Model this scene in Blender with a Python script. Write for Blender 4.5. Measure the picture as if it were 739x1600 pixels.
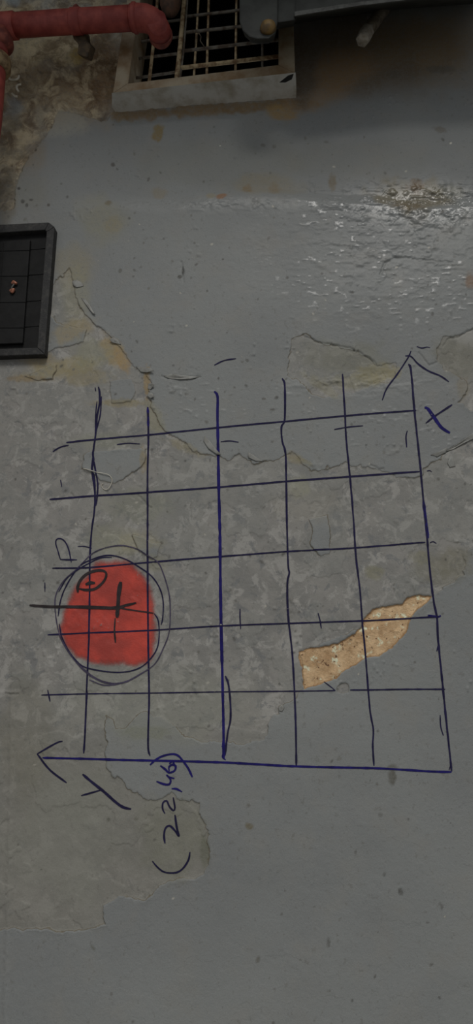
import bpy, bmesh, math, random
import numpy as np
from mathutils import Vector, Matrix

random.seed(4)
for o in list(bpy.data.objects): bpy.data.objects.remove(o)
scene = bpy.context.scene
COL = scene.collection

# ------------------------------------------------------------------ camera
W, H, F = 739.0, 1600.0, 1000.0
up = np.array([-113., 3400., -1000.]); up /= np.linalg.norm(up)
rt = np.array([1.0, 0.06, 0.0]); rt[2] = -(rt[0]*up[0] + rt[1]*up[1]) / up[2]; rt /= np.linalg.norm(rt)
nrm = np.cross(rt, up)                      # wall normal in camera space, towards the viewer
RW = np.array([rt, -nrm, up])               # camera axes -> world axes
CAM = np.array([0.0, -1.30, 1.55])
cam_data = bpy.data.cameras.new('camera'); cam = bpy.data.objects.new('camera', cam_data)
COL.objects.link(cam); scene.camera = cam
m = Matrix.Identity(4)
for i in range(3):
    for j in range(3): m[i][j] = float(RW[i, j])
m.translation = Vector(CAM.tolist())
cam.matrix_world = m
cam_data.sensor_fit = 'VERTICAL'; cam_data.sensor_height = 32.0
cam_data.lens = 32.0 * F / H; cam_data.clip_start = 0.02

def at(px, py, y=0.0):
    """point of the plane Y=y (parallel to the wall) seen at a pixel of the photograph"""
    d = RW @ np.array([px - W/2, H/2 - py, -F])
    t = (y - CAM[1]) / d[1]
    return Vector((CAM + d*t).tolist())
def mpp(px, py, y=0.0):
    d = RW @ np.array([px - W/2, H/2 - py, -F])
    return (y - CAM[1]) / d[1]              # metres per pixel, facing the lens
def to_px(X, Z, y=0.0):
    P = np.stack([X - CAM[0], np.full_like(X, y - CAM[1]), Z - CAM[2]])
    c = np.tensordot(RW.T, P, axes=1)
    return W/2 + F*c[0]/(-c[2]), H/2 - F*c[1]/(-c[2])

# ------------------------------------------------------------------ light
world = bpy.data.worlds.new('overcast_sky'); scene.world = world; world.use_nodes = True
wn = world.node_tree.nodes; wl = world.node_tree.links
bg = wn['Background']; bg.inputs['Strength'].default_value = 0.40
tc = wn.new('ShaderNodeTexCoord'); sx = wn.new('ShaderNodeSeparateXYZ'); wr = wn.new('ShaderNodeValToRGB')
wl.new(tc.outputs['Generated'], sx.inputs[0]); wl.new(sx.outputs['Z'], wr.inputs[0]); wl.new(wr.outputs[0], bg.inputs[0])
wr.color_ramp.elements[0].position = 0.0; wr.color_ramp.elements[0].color = (.62, .64, .66, 1)
wr.color_ramp.elements[1].position = 0.8; wr.color_ramp.elements[1].color = (.95, 1.0, 1.05, 1)
sun_d = bpy.data.lights.new('daylight', 'SUN'); sun_d.energy = 1.12; sun_d.angle = math.radians(20)
sun_d.color = (1.0, .97, .92)
sun = bpy.data.objects.new('daylight', sun_d); COL.objects.link(sun)
sun.location = (-2, -4, 5)
sun.rotation_euler = Vector((-0.12, 0.64, -0.70)).to_track_quat('-Z', 'Y').to_euler()
vs = scene.view_settings
vs.view_transform = 'Standard'; vs.look = 'None'; vs.gamma = 1; vs.use_curve_mapping = False
vs.exposure = 0.0

# ------------------------------------------------------------------ helpers
KA = 1.75
def lin(c, k=KA):
    return tuple(min(.95, k*(((v/255+.055)/1.055)**2.4 if v > 10 else v/255/12.92)) for v in c)
def rgba(c, k=KA): return lin(c, k) + (1.0,)

class NT:
    def __init__(s, name):
        s.m = bpy.data.materials.new(name); s.m.use_nodes = True
        s.t = s.m.node_tree; s.b = s.t.nodes['Principled BSDF']; s.out = s.t.nodes['Material Output']
    def n(s, kind, ins={}, **kw):
        x = s.t.nodes.new(kind)
        for k, v in kw.items(): setattr(x, k, v)
        for k, v in ins.items(): s.put(x.inputs[k], v)
        return x
    def put(s, sock, v):
        if hasattr(v, 'is_output') and v.is_output: s.t.links.new(v, sock)
        elif hasattr(v, 'outputs'): s.t.links.new(v.outputs[0], sock)
        else: sock.default_value = v
    def co(s):
        if not hasattr(s, '_co'): s._co = s.n('ShaderNodeTexCoord').outputs['Object']
        return s._co
    def noise(s, scale, detail=3, rough=.5, vec=None, dist=0):
        return s.n('ShaderNodeTexNoise', {'Vector': vec or s.co(), 'Scale': scale, 'Detail': detail, 'Roughness': rough, 'Distortion': dist}).outputs['Fac']
    def mr(s, v, a, b, c=0., d=1., smooth=True):
        return s.n('ShaderNodeMapRange', {'Value': v, 'From Min': a, 'From Max': b, 'To Min': c, 'To Max': d}, interpolation_type='SMOOTHSTEP' if smooth else 'LINEAR').outputs[0]
    def math(s, op, a, b=0.):
        return s.n('ShaderNodeMath', {0: a, 1: b}, operation=op).outputs[0]
    def mix(s, f, a, b, mode='MIX'):
        x = s.n('ShaderNodeMix', data_type='RGBA', blend_type=mode)
        s.put(x.inputs[0], f); s.put(x.inputs[6], a); s.put(x.inputs[7], b); return x.outputs[2]
    def attr(s, name, out='Fac'): return s.n('ShaderNodeAttribute', attribute_name=name).outputs[out]
    def bump(s, h, dist, strength=1., normal=None):
        x = s.n('ShaderNodeBump', {'Height': h, 'Distance': dist, 'Strength': strength})
        if normal: s.put(x.inputs['Normal'], normal)
        return x.outputs[0]

def simple(name, c1, c2, rough=.6, scale=40, bump=.001, metal=0., k=KA, lo=.4, hi=.62, spec=.5):
    t = NT(name)
    f = t.mr(t.noise(scale, 5, .6), lo, hi)
    t.put(t.b.inputs['Base Color'], t.mix(f, rgba(c1, k), rgba(c2, k)))
    t.b.inputs['Roughness'].default_value = rough; t.b.inputs['Metallic'].default_value = metal
    t.b.inputs['Specular IOR Level'].default_value = spec
    t.put(t.b.inputs['Normal'], t.bump(t.noise(scale*3, 4, .6), bump, .6))
    return t.m

def tag(o, label=None, cat=None, group=None, kind=None):
    if label: o['label'] = label
    if cat: o['category'] = cat
    if group: o['group'] = group
    if kind: o['kind'] = kind
    return o
def empty(name, loc, label=None, cat=None, group=None, kind=None):
    o = bpy.data.objects.new(name, None); COL.objects.link(o); o.location = loc; o.empty_display_size = .05
    return tag(o, label, cat, group, kind)
def mesh_obj(name, verts, faces, mat, parent=None, smooth=True, label=None):
    me = bpy.data.meshes.new(name); 
    off = Vector(parent.location) if parent else Vector((0, 0, 0))
    g = parent.parent if parent else None
    while g: off = off + Vector(g.location); g = g.parent
    me.from_pydata([tuple(Vector(v) - off) for v in verts], [], faces); me.update()
    if smooth: me.shade_smooth()
    me.materials.append(mat)
    o = bpy.data.objects.new(name, me); COL.objects.link(o)
    if parent: o.parent = parent
    if label: o['label'] = label
    return o
def bevel(o, w, seg=2):
    b = o.modifiers.new('bevel', 'BEVEL'); b.width = w; b.segments = seg; b.limit_method = 'ANGLE'; b.angle_limit = .6
    return o

def tube(name, pts, rad, mat, parent=None, seg=20, cap=True, label=None, hollow=0.0):
    """swept round tube through 3-D points; rad a number or one per point; hollow = wall thickness at an open end"""
    pts = [Vector(p) for p in pts]; n = len(pts)
    rad = rad if isinstance(rad, (list, tuple)) else [rad]*n
    V = []; Fc = []
    t0 = (pts[1]-pts[0]).normalized()
    a = Vector((0, 0, 1)) if abs(t0.z) < .9 else Vector((1, 0, 0))
    u = t0.cross(a).normalized()
    for i, p in enumerate(pts):
        t = (pts[min(i+1, n-1)] - pts[max(i-1, 0)])
        t = t.normalized() if t.length > 1e-9 else t0
        u = (u - t*u.dot(t)).normalized(); w = t.cross(u)
        for k in range(seg):
            an = 2*math.pi*k/seg
            V.append(p + (u*math.cos(an) + w*math.sin(an))*rad[i])
    for i in range(n-1):
        for k in range(seg):
            k2 = (k+1) % seg
            Fc.append((i*seg+k, i*seg+k2, (i+1)*seg+k2, (i+1)*seg+k))
    if hollow:
        tl = (pts[-1]-pts[-2]).normalized()
        for q, (r, d) in enumerate(((rad[-1]-hollow, 0), (rad[-1]-hollow, -.05))):
            for k in range(seg):
                c = V[(n-1)*seg+k] - pts[-1]
                V.append(pts[-1] + tl*d + c*(r/rad[-1]))
            b = (n+q)*seg
            for k in range(seg):
                k2 = (k+1) % seg
                Fc.append((b-seg+k, b-seg+k2, b+k2, b+k))
        Fc.append(tuple((n+1)*seg+k for k in range(seg)))
        Fc.append(tuple(reversed(range(seg))))
    elif cap:
        Fc.append(tuple(reversed(range(seg)))); Fc.append(tuple((n-1)*seg+k for k in range(seg)))
    return mesh_obj(name, V, Fc, mat, parent, True, label)

def spline(pts, step):
    """Catmull-Rom through 2-D points, resampled about every `step`"""
    P = [np.array(p, float) for p in pts]
    if len(P) == 2: P = [P[0], (P[0]+P[1])/2, P[1]]
    Q = [2*P[0]-P[1]] + P + [2*P[-1]-P[-2]]
    out = []
    for i in range(1, len(Q)-2):
        p0, p1, p2, p3 = Q[i-1:i+3]
        k = max(1, int(np.linalg.norm(p2-p1)/step))
        for j in range(k):
            t = j/k
            out.append(.5*((2*p1)+(-p0+p2)*t+(2*p0-5*p1+4*p2-p3)*t*t+(-p0+3*p1-3*p2+p3)*t**3))
    out.append(P[-1]); return np.array(out)

_rng = np.random.RandomState(7)
_tab = [_rng.rand(256, 256) for _ in range(6)]
def vnoise(x, y, s, seed=0):
    T = _tab[seed % 6]; x = x/s + 17.3*seed; y = y/s + 9.1*seed
    xi = np.floor(x).astype(int); yi = np.floor(y).astype(int)
    fx = x-xi; fy = y-yi; fx = fx*fx*fx*(fx*(fx*6-15)+10); fy = fy*fy*fy*(fy*(fy*6-15)+10)
    a = T[xi & 255, yi & 255]; b = T[(xi+1) & 255, yi & 255]; c = T[xi & 255, (yi+1) & 255]; d = T[(xi+1) & 255, (yi+1) & 255]
    return (a*(1-fx)+b*fx)*(1-fy)+(c*(1-fx)+d*fx)*fy
def fbm(x, y, s, oct=4, seed=0, gain=.5):
    v = 0; a = 1; t = 0
    for k in range(oct):
        v = v + a*vnoise(x, y, s/2**k, seed+k); t += a; a *= gain
    return v/t
def sstep(a, b, v):
    t = np.clip((v-a)/(b-a), 0, 1); return t*t*(3-2*t)

def sdf(poly, X, Y, margin=26.):
    """signed distance in photo pixels, + inside"""
    P = np.array(poly, float); out = np.full(X.shape, -margin)
    sel = (X > P[:,0].min()-margin) & (X < P[:,0].max()+margin) & (Y > P[:,1].min()-margin) & (Y < P[:,1].max()+margin)
    x = X[sel]; y = Y[sel]
    if not x.size: return out
    d = np.full(x.shape, 1e9); ins = np.zeros(x.shape, bool)
    for i in range(len(P)):
        ax, ay = P[i]; bx, by = P[(i+1) % len(P)]
        ex, ey = bx-ax, by-ay; L = ex*ex+ey*ey+1e-9
        t = np.clip(((x-ax)*ex+(y-ay)*ey)/L, 0, 1)
        d = np.minimum(d, (x-ax-t*ex)**2+(y-ay-t*ey)**2)
        if ay != by:
            c = ((ay > y) != (by > y)) & (x < (bx-ax)*(y-ay)/(by-ay)+ax); ins ^= c
    out[sel] = np.clip(np.where(ins, 1, -1)*np.sqrt(d), -margin, None)
    return out
def linedist(pts, X, Y, margin=20.):
    P = np.array(pts, float); out = np.full(X.shape, margin)
    sel = (X > P[:,0].min()-margin) & (X < P[:,0].max()+margin) & (Y > P[:,1].min()-margin) & (Y < P[:,1].max()+margin)
    x = X[sel]; y = Y[sel]; d = np.full(x.shape, margin**2)
    for i in range(len(P)-1):
        ax, ay = P[i]; ex, ey = P[i+1]-P[i]; L = ex*ex+ey*ey+1e-9
        t = np.clip(((x-ax)*ex+(y-ay)*ey)/L, 0, 1)
        d = np.minimum(d, (x-ax-t*ex)**2+(y-ay-t*ey)**2)
    out[sel] = np.sqrt(d); return out

# ------------------------------------------------------------------ outlines read off the photograph (wall plane)
PEEL_MAIN = [(-160,470),(60,470),(88,440),(108,420),(118,455),(125,480),(140,495),(152,510),(175,530),(190,545),(200,562),(212,575),(228,582),(238,600),
 (231,620),(238,640),(250,660),(262,675),(280,690),(296,697),(308,707),(345,716),(360,718),(375,712),(395,724),(420,722),(446,714),(455,706),(470,720),
 (490,735),(520,730),(545,725),(580,735),(610,742),(645,748),(660,745),(662,735),(675,725),(690,715),(705,700),(739,682),(900,660),(900,840),(739,850),
 (728,865),(724,885),(728,900),(710,905),(690,920),(678,928),(665,940),(640,960),(560,985),(470,1018),(475,1078),(462,1090),(452,1100),(440,1105),(435,1115),
 (422,1120),(418,1145),(412,1158),(390,1158),(370,1166),(350,1158),(330,1160),(300,1155),(290,1150),(275,1140),(262,1128),(248,1118),(232,1115),
 (215,1115),(205,1130),(195,1140),(182,1138),(175,1125),(165,1120),(168,1150),(165,1200),(175,1210),(190,1222),(200,1232),(215,1238),(228,1246),
 (240,1250),(255,1245),(268,1238),(280,1248),(300,1250),(312,1255),(310,1270),(320,1285),(325,1300),(328,1325),(325,1350),(318,1365),(300,1372),
 (280,1375),(262,1380),(240,1395),(225,1408),(205,1400),(185,1402),(162,1412),(160,1430),(165,1446),(140,1450),(120,1453),(95,1455),(60,1450),
 (46,1452),(-160,1452)]
PEEL_UPPER = [(472,525),(490,530),(510,538),(545,545),(560,550),(575,560),(588,572),(605,570),(618,568),(620,585),(612,598),(580,602),(540,614),
 (505,622),(490,615),(475,600),(447,588),(452,560),(458,535)]
PEEL_RIGHT = [(900,500),(739,515),(725,520),(705,528),(695,526),(686,545),(683,562),(690,580),(715,590),(729,600),(728,615),(715,631),(739,640),(900,650)]
ISLAND_A = [(142,705),(165,706),(190,702),(228,702),(226,722),(219,732),(205,740),(180,756),(158,752),(148,742),(128,732),(132,712)]
ISLAND_B = [(483,812),(512,805),(514,830),(515,865),(500,870),(488,855),(485,850),(489,830)]
ISLAND_C = [(207,835),(225,840),(240,850),(253,848),(245,870),(235,873),(218,862)]
ISLAND_D = [(60,470),(90,505),(135,515),(130,534),(110,540),(85,545),(68,556),(30,558),(-20,556),(-20,470)]
ISLAND_E = [(40,588),(60,580),(82,570),(90,572),(82,592),(60,594)]
ISLAND_F = [(172,595),(205,592),(212,612),(205,628),(175,630)]
ISLANDS = [ISLAND_A, ISLAND_B, ISLAND_C, ISLAND_D, ISLAND_E, ISLAND_F]
TAN = [(467,1019),(485,1012),(506,1010),(521,1007),(539,1000),(554,991),(563,981),(569,966),(584,951),(603,948),(626,945),(637,935),(652,931),(675,932),
 (667,942),(652,953),(641,966),(635,987),(622,1002),(607,1017),(595,1024),(571,1029),(554,1040),(535,1050),(525,1061),(504,1067),(489,1072),(476,1078),
 (474,1067),(472,1044),(468,1033)]
FLAKED = [(525,1074),(533,1069),(540,1067),(545,1074),(544,1081),(534,1083),(527,1081)]
ROUGH = [(-200,-260),(205,-260),(196,20),(175,172),(165,184),(120,178),(98,172),(88,186),(72,215),(50,240),(34,262),(20,330),(-200,340)]
PLATE = [(18,80),(30,62),(60,57),(112,52),(112,68),(135,75),(130,85),(115,90),(110,97),(85,98),(75,105),(50,103),(35,97),(20,100)]
PLATE2 = [(-40,0),(60,-8),(118,4),(112,20),(60,22),(10,20),(-40,24)]
CRACKS = [[(75,105),(81,116),(77,136),(79,160)],[(20,100),(32,108),(28,126),(40,142)],[(79,120),(96,124),(108,117)],[(79,150),(96,158),(120,150)],
 [(252,588),(268,592),(290,591),(312,590)],[(472,525),(500,537),(545,544),(575,559),(588,571)],[(692,541),(700,530),(715,527),(730,519),(745,516)],
 [(739,683),(705,702),(682,715)],[(8,1083),(28,1084)],[(595,430),(600,412),(615,404),(640,404),(705,412)],[(283,410),(287,424),(287,441)],
 [(112,772),(118,777)],[(217,776),(236,794)],[(578,728),(600,735)],[(655,552),(670,572),(682,567)]]

# ------------------------------------------------------------------ wall height field and masks
fx0, fx1, fz0, fz1 = -.82, .80, .62, 3.62
for p in ((0,0),(739,0),(370,0),(370,150),(370,300),(370,500),(370,800),(0,1600),(739,1600)): print('corner', p, at(*p))
STEP = .0021
xa = at(0, 700).x; 
X_L = min(at(0,y).x for y in (0,800,1600)) - .06; X_R = max(at(739,y).x for y in (0,800,1600)) + .06
Z_B = min(at(x,1600).z for x in (0,739)) - .05; Z_T = max(at(x,0).z for x in (0,739)) + .05
def axis(lo, a, b, hi):
    core = np.arange(a, b, STEP)
    l = np.linspace(lo, a, 45)[:-1]; r = np.linspace(b, hi, 45)
    return np.concatenate([l, core, r])
gx = axis(-2.6, X_L, X_R, 2.6); gz = axis(0.0, Z_B, Z_T, 4.6)
GX, GZ = np.meshgrid(gx, gz)                # rows = z
PX, PY = to_px(GX, GZ)
print('wall grid', GX.shape, X_L, X_R, Z_B, Z_T)
wx = PX + (fbm(PX, PY, 14, 3, 1)-.5)*11 + (vnoise(PX, PY, 3, 4)-.5)*2
wy = PY + (fbm(PX, PY, 14, 3, 2)-.5)*11 + (vnoise(PX, PY, 3, 5)-.5)*2
wx2 = PX + (fbm(PX, PY, 7, 2, 1)-.5)*4; wy2 = PY + (fbm(PX, PY, 7, 2, 2)-.5)*4

s_main = sdf(PEEL_MAIN, wx, wy); s_up = sdf(PEEL_UPPER, wx, wy); s_rt = sdf(PEEL_RIGHT, wx, wy)
s_isl = [sdf(p, wx2, wy2) for p in ISLANDS]
s_tan = sdf(TAN, wx2, wy2); s_flk = sdf(FLAKED, wx2, wy2)
s_rough = sdf(ROUGH, wx, wy); s_plate = np.maximum(sdf(PLATE, wx2, wy2), sdf(PLATE2, wx2, wy2))
isl = np.maximum.reduce(s_isl)
s_peel = np.maximum.reduce([s_main, s_up, s_rt]); s_peel = np.minimum(s_peel, -isl)
s_peel = np.maximum(s_peel, s_rough)
s_peel = np.maximum(s_peel, s_flk)

h = np.zeros_like(PX)
h += (fbm(PX, PY, 220, 3, 3)-.5)*.010
paint = 1 - sstep(-1.2, 1.2, s_peel)
h += paint*.0016
h += paint*np.exp(-np.clip(-s_peel, 0, 30)/4.)*(.0014*sstep(.42,.75, vnoise(PX, PY, 22, 2)))       # lips lifting at torn edges
h -= sstep(-1.5, 1.5, s_tan)*(.0030 + .0012*(fbm(PX, PY, 9, 3, 4)-.5))
h += (1-paint)*(fbm(PX, PY, 26, 4, 1)-.5)*.0022
# old skim coat in torn terraces inside the peeled area
ter = fbm(wx, wy, 60, 4, 5); s_ter = (ter-.52)*90
h += (1-paint)*sstep(-.8, .8, s_ter)*.0007
# bulge across the wall: upper part sits back, its shoulder faces up
yr = 312 + (fbm(PX, PX*0, 160, 2, 2)-.5)*40 - (PX-370)*.02
sh = sstep(-18, 14, PY-yr); amt = .013 + .010*sstep(200, 520, PX)
h += (sh-1)*amt*sstep(60, 220, PX)
# rough, blistered render on the right shoulder
zone = np.exp(-((PX-665)/120)**2 - ((PY-312)/36)**2) + .32*np.exp(-((PX-620)/190)**2 - ((PY-400)/90)**2) + .4*np.exp(-((PX-330)/170)**2-((PY-318)/13)**2) \
     + .30*np.exp(-((PX-560)/120)**2-((PY-600)/22)**2)
bl = fbm(PX*.6, PY*1.5, 13, 4, 3, .6)
zone = np.clip(zone, 0, 1.1)
h += zone*(sstep(.54, .70, bl)*.0042 + (fbm(PX, PY*1.4, 10, 3, 2)-.5)*.005)
h += zone*np.clip(vnoise(PX*.55, PY*1.5, 8, 1)-.66, 0, 1)*.012
# sparse pimples and pits over the whole wall
pim = vnoise(PX, PY, 5.2, 2)*vnoise(PX, PY, 31, 4)
h += np.clip(pim-.66, 0, 1)*.008*(PY < 1120)
z2 = np.clip(sstep(360,480,PX)*sstep(285,320,PY)*(1-sstep(470,560,PY)) + .8*np.exp(-((PY-(640+(PX-370)*.08))/60)**2)*sstep(180,300,PX), 0, 1)
spk = np.clip(vnoise(PX*.5, PY*1.15, 4.2, 5)-.74, 0, 1)*sstep(.52,.66, vnoise(PX, PY, 38, 1))
h += z2*spk*.0055
zone = np.clip(zone + .5*z2*sstep(.02,.08,spk), 0, 1)
# top-left broken render
r = sstep(-2, 4, s_rough)
h += r*((fbm(PX, PY, 60, 4, 2)-.5)*.026 + (fbm(PX, PY, 18, 4, 5, .6)-.5)*.020)
h += sstep(-1.5, 1.5, s_plate)*.004
h -= r*.004
crk = np.full(PX.shape, 20.)
for c in CRACKS: crk = np.minimum(crk, linedist(c, wx2, wy2))
h -= np.exp(-(crk/1.3)**2)*.0022
# vertical seam near the left edge (edge of an older render coat)
sx_ = np.abs(wx2 - (21 - (PY-1000)*.022)); seam = np.exp(-(sx_/3.2)**2)*sstep(960, 1050, PY)
h += seam*.0016
h += np.exp(-((wx2-14)/13)**2 - ((PY-1082)/2.5)**2)*.002
# damp crumbling under the window sill and right of it
dmp = np.exp(-(np.clip(np.abs(PY-(178-(PX-175)*.10))-4, 0, 99)/9)**2)*(PX > 180)*(PX < 480)
h += dmp*(fbm(PX, PY, 9, 3, 3)-.5)*.005
Yw = -h

# ---- stains: real discolouration of the render (rust, damp, ochre base coat)
SC = np.zeros(PX.shape + (3,)); SA = np.zeros(PX.shape)
def blob(x, y, rx, ry, col, a, ang=0., hard=0., n=24, na=.9):
    global SC, SA
    c, s = math.cos(ang), math.sin(ang)
    sel = (np.abs(PX-x) < 3.2*max(rx, ry)) & (np.abs(PY-y) < 3.2*max(rx, ry))
    px = PX[sel]; py = PY[sel]
    u = ((px-x)*c+(py-y)*s)/rx; v = (-(px-x)*s+(py-y)*c)/ry
    d = np.sqrt(u*u+v*v) + (fbm(px, py, n, 3, int(x) % 5)-.5)*na
    w = (1-sstep(.55+hard*.3, 1.35-hard*.25, d))*a
    if y > 230 and max(col)-min(col) > 16:
        g_ = sum(col)/3.; col = tuple(g_ + (v-g_)*.72 for v in col); col = (col[0]*.88, col[1]*.92, col[2]*.86); w = w*.85
    elif y < 230: col = tuple(min(235, v*1.28) for v in col)
    SC[sel] = SC[sel]*(1-w[:,None]) + np.array(lin(col))*w[:,None]
    SA[sel] = SA[sel]*(1-w) + w
OCH = (140,114,72); BRN = (92,76,54); RUST = (112,72,38); DKB = (70,58,42)
# top-left
blob(60,150,110,60,(96,82,60),.85,n=50); blob(20,170,60,90,(84,74,58),.7,n=50); blob(60,40,120,60,(118,106,84),.75,n=40)
blob(150,110,45,60,(88,68,44),.9,n=40); blob(150,60,20,22,(64,52,36),.8,n=12); blob(70,82,52,24,(128,118,94),.9,n=20,hard=.6)
blob(120,84,14,14,(104,88,42),.8,.6,n=9); blob(96,8,60,16,(116,118,116),.75,n=14); blob(12,4,20,16,(120,130,136),.8,n=12)
blob(22,170,16,18,(96,102,106),.7,n=14); blob(90,190,40,24,(104,102,94),.6,n=30); blob(14,240,26,70,(96,82,60),.6,n=40)
blob(40,300,40,30,(112,104,90),.3)
# under the window
for x in range(190, 480, 22): blob(x, 178-(x-175)*.10, 20, 9, (76,62,42), .9, n=14, na=1.3)
blob(440,165,26,12,(94,76,44),.8,n=12); blob(245,202,9,13,(78,66,38),.95,.35,n=8,hard=.4)
blob(560,70,130,60,(66,56,42),.9,n=60); blob(520,110,80,34,(96,76,50),.6,-.5,n=30); blob(650,50,90,40,(78,66,48),.75,n=40); blob(470,90,24,60,(62,54,44),.9,n=30)
blob(700,60,60,60,(84,70,50),.4); blob(690,95,30,6,(60,56,50),.6,n=8)
for x,y,rx,ry,a in ((350,250,160,40,.25),(560,240,120,30,.2)): blob(x,y,rx,ry,(100,92,78),a,n=50)
blob(420,282,60,18,(128,104,68),.45,n=30); blob(386,288,9,8,(120,86,46),.8,n=6); blob(428,288,9,10,(120,90,54),.6,n=6); blob(520,277,6,13,(104,80,52),.9,n=6)
blob(346,305,9,5.5,(140,78,30),.95,-.3,n=6,hard=.5,na=.4); blob(330,304,9,6,(140,112,66),.5,n=6); blob(247,297,12,9,(130,104,72),.5,n=8); blob(169,316,6,5,(92,70,44),.9,n=5,hard=.4,na=.5)
blob(160,340,36,34,(132,118,88),.45,n=30); blob(178,352,14,14,(138,112,70),.4); blob(118,415,32,34,(136,114,82),.45,n=24); blob(8,310,16,40,(110,86,56),.5)
# blistered ochre zone
blob(645,300,62,30,(112,92,62),.85,n=22,na=1.3); blob(652,283,15,12,(104,68,26),.95,n=8,hard=.3); blob(640,320,24,12,(104,78,46),.8,n=8); blob(735,440,8,12,(120,70,30),.8,n=8)
blob(652,342,14,18,(98,98,95),.9,n=9,hard=.4,na=.6); blob(700,290,30,12,(110,98,76),.5,n=10)
# torn area left-middle: ochre base coat showing
blob(120,470,26,50,(134,120,92),.5,n=30); blob(115,515,34,14,(150,120,76),.6,-.4,n=12)
blob(176,550,16,32,(154,120,74),.85,-.55,n=12,hard=.3); blob(190,562,10,22,(158,116,68),.8,-.6,n=8); blob(95,575,56,15,(144,120,76),.8,-.15,n=16)
blob(130,590,45,12,(136,114,80),.7,n=10); blob(60,560,24,12,(146,116,70),.7,-.3,n=10); blob(40,592,28,5,(132,98,56),.7,n=7); blob(140,552,30,24,(134,124,102),.6,n=14)
blob(230,600,6,24,(146,108,58),.9,n=6,hard=.3); blob(188,630,44,6,(134,112,76),.8,n=7); blob(242,655,14,26,(134,120,90),.6,-.5,n=10); blob(290,700,26,8,(136,116,84),.6,.4,n=8)
blob(224,718,6,20,(142,112,72),.7,n=7); blob(215,790,46,28,(128,122,104),.4,n=18); blob(160,690,50,14,(126,120,102),.4,n=18)
blob(180,845,40,24,(134,124,96),.45,n=18); blob(218,846,32,18,(150,132,104),.5,n=12); blob(240,880,20,14,(132,118,84),.4,n=12)
blob(588,585,36,15,(138,118,76),.85,-.1,n=10,hard=.2); blob(550,598,40,12,(130,116,88),.6,n=12); blob(505,605,34,8,(128,114,90),.6,.6,n=7); blob(540,560,70,26,(106,99,86),.6,n=24)
blob(715,560,34,34,(104,95,84),.7,n=24); blob(722,606,10,16,(122,102,82),.6,n=8); blob(460,716,14,8,(140,116,78),.6,.4,n=8); blob(475,722,14,5,(122,104,66),.6,.4,n=6)
blob(468,760,18,16,(146,136,112),.5,n=14); blob(480,790,60,26,(118,114,104),.35,n=20); blob(585,895,16,12,(122,110,80),.6,n=9); blob(655,872,16,10,(118,106,76),.6,n=8)
blob(705,880,30,24,(110,98,84),.75,n=16); blob(690,905,30,12,(104,94,82),.6,n=12); blob(665,890,24,16,(112,102,84),.4,n=12)
# greenish damp skirt of the torn area, bottom-left
blob(250,1100,150,60,(112,112,102),.45,n=50); blob(90,1320,90,90,(108,108,100),.5,n=60); blob(270,1310,50,60,(98,98,86),.6,n=24); blob(120,1240,60,50,(106,106,98),.5,n=40)
blob(40,1150,40,120,(104,94,76),.4,n=60); blob(230,1145,40,10,(112,108,90),.5,n=10)
blob(320,1330,8,24,(88,86,70),.7,n=10)
# single specks and smears
for x,y,rx,ry,c,a,g in ((613,1213,6,13,(66,64,56),.9,0),(612,1199,8,6,(70,68,60),.7,0),(390,1290,6.5,5,(98,80,52),.9,.4),(626,1393,3.5,6.5,(68,68,66),.9,-.4),
  (513,1472,3,7,(70,70,68),.8,0),(403,1500,3,5,(72,70,62),.8,.4),(600,1366,2,3,(64,64,62),.8,0),(690,1417,2,5,(68,68,66),.8,0),(668,1441,3,2,(70,70,68),.8,0),(594,1273,3,4,(78,78,76),.7,0),
  (145,1480,2,6,(74,74,66),.8,-.6),(286,424,1.8,7,(38,38,36),.95,0),(281,433,3,3,(48,46,40),.9,0),(188,424,2.4,4,(64,62,56),.8,.4),(30,295,2.5,2.5,(44,42,40),.9,0),
  (36,315,3,3,(48,46,44),.9,0),(42,321,2.5,3,(48,46,44),.9,0),(49,313,3,2,(50,48,46),.9,0),(76,321,2.4,2.4,(58,54,50),.9,0),(175,253,3,3,(54,50,46),.8,0),
  (432,622,3.5,2.5,(50,48,44),.9,-.3),(426,641,5,1.8,(54,50,46),.8,0),(412,624,3,2,(60,56,50),.7,0),(538,655,2.2,2.2,(150,138,100),.8,0),(690,190,10,5,(62,56,48),.6,.2),
  (618,104,12,7,(60,56,50),.5,0),(510,210,5,2,(54,52,48),.6,0),(410,217,4,3,(58,56,52),.7,0),(428,219,3,3,(58,56,52),.7,0),(687,1412,2,3,(66,66,64),.7,0),
  (388,1258,3,3,(74,72,66),.8,0),(170,1280,3,3,(66,66,56),.8,0),(213,1279,4,3,(80,80,70),.8,0),(530,1185,3,4,(88,86,80),.7,0),(455,935,3,5,(86,84,78),.5,0)):
    blob(x,y,rx,ry,c,a,g,hard=.4,n=5,na=.7)
rs = np.random.RandomState(3)
for _ in range(330):
    x = rs.uniform(-10, 749); y = rs.uniform(190, 1100) if rs.rand() < .86 else rs.uniform(1100, 1600)
    q = rs.uniform(.8, 2.3); g = rs.uniform(44, 84)
    if rs.rand() < .16: blob(x, y, q*1.2, q*.8, (150,146,136), .7, rs.uniform(-1,1), hard=.3, n=4, na=.6)
    else: blob(x, y, q, q*rs.uniform(.6,1.8), (g, g*.97, g*.9), .75, rs.uniform(-1,1), hard=.3, n=4, na=.6)
SCn = SC/np.maximum(SA, 1e-4)[..., None]

# window opening in the wall (wall coordinates)
OPN = [(192,139),(450,110),(447,-150),(222,-150)]
s_open = sdf(OPN, PX, PY, 12)

def hsample(x, z):
    i = np.clip(np.searchsorted(gx, x)-1, 0, len(gx)-2); j = np.clip(np.searchsorted(gz, z)-1, 0, len(gz)-2)
    u = (x-gx[i])/(gx[i+1]-gx[i]); v = (z-gz[j])/(gz[j+1]-gz[j])
    return float(h[j,i]*(1-u)*(1-v)+h[j,i+1]*u*(1-v)+h[j+1,i]*(1-u)*v+h[j+1,i+1]*u*v)

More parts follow.
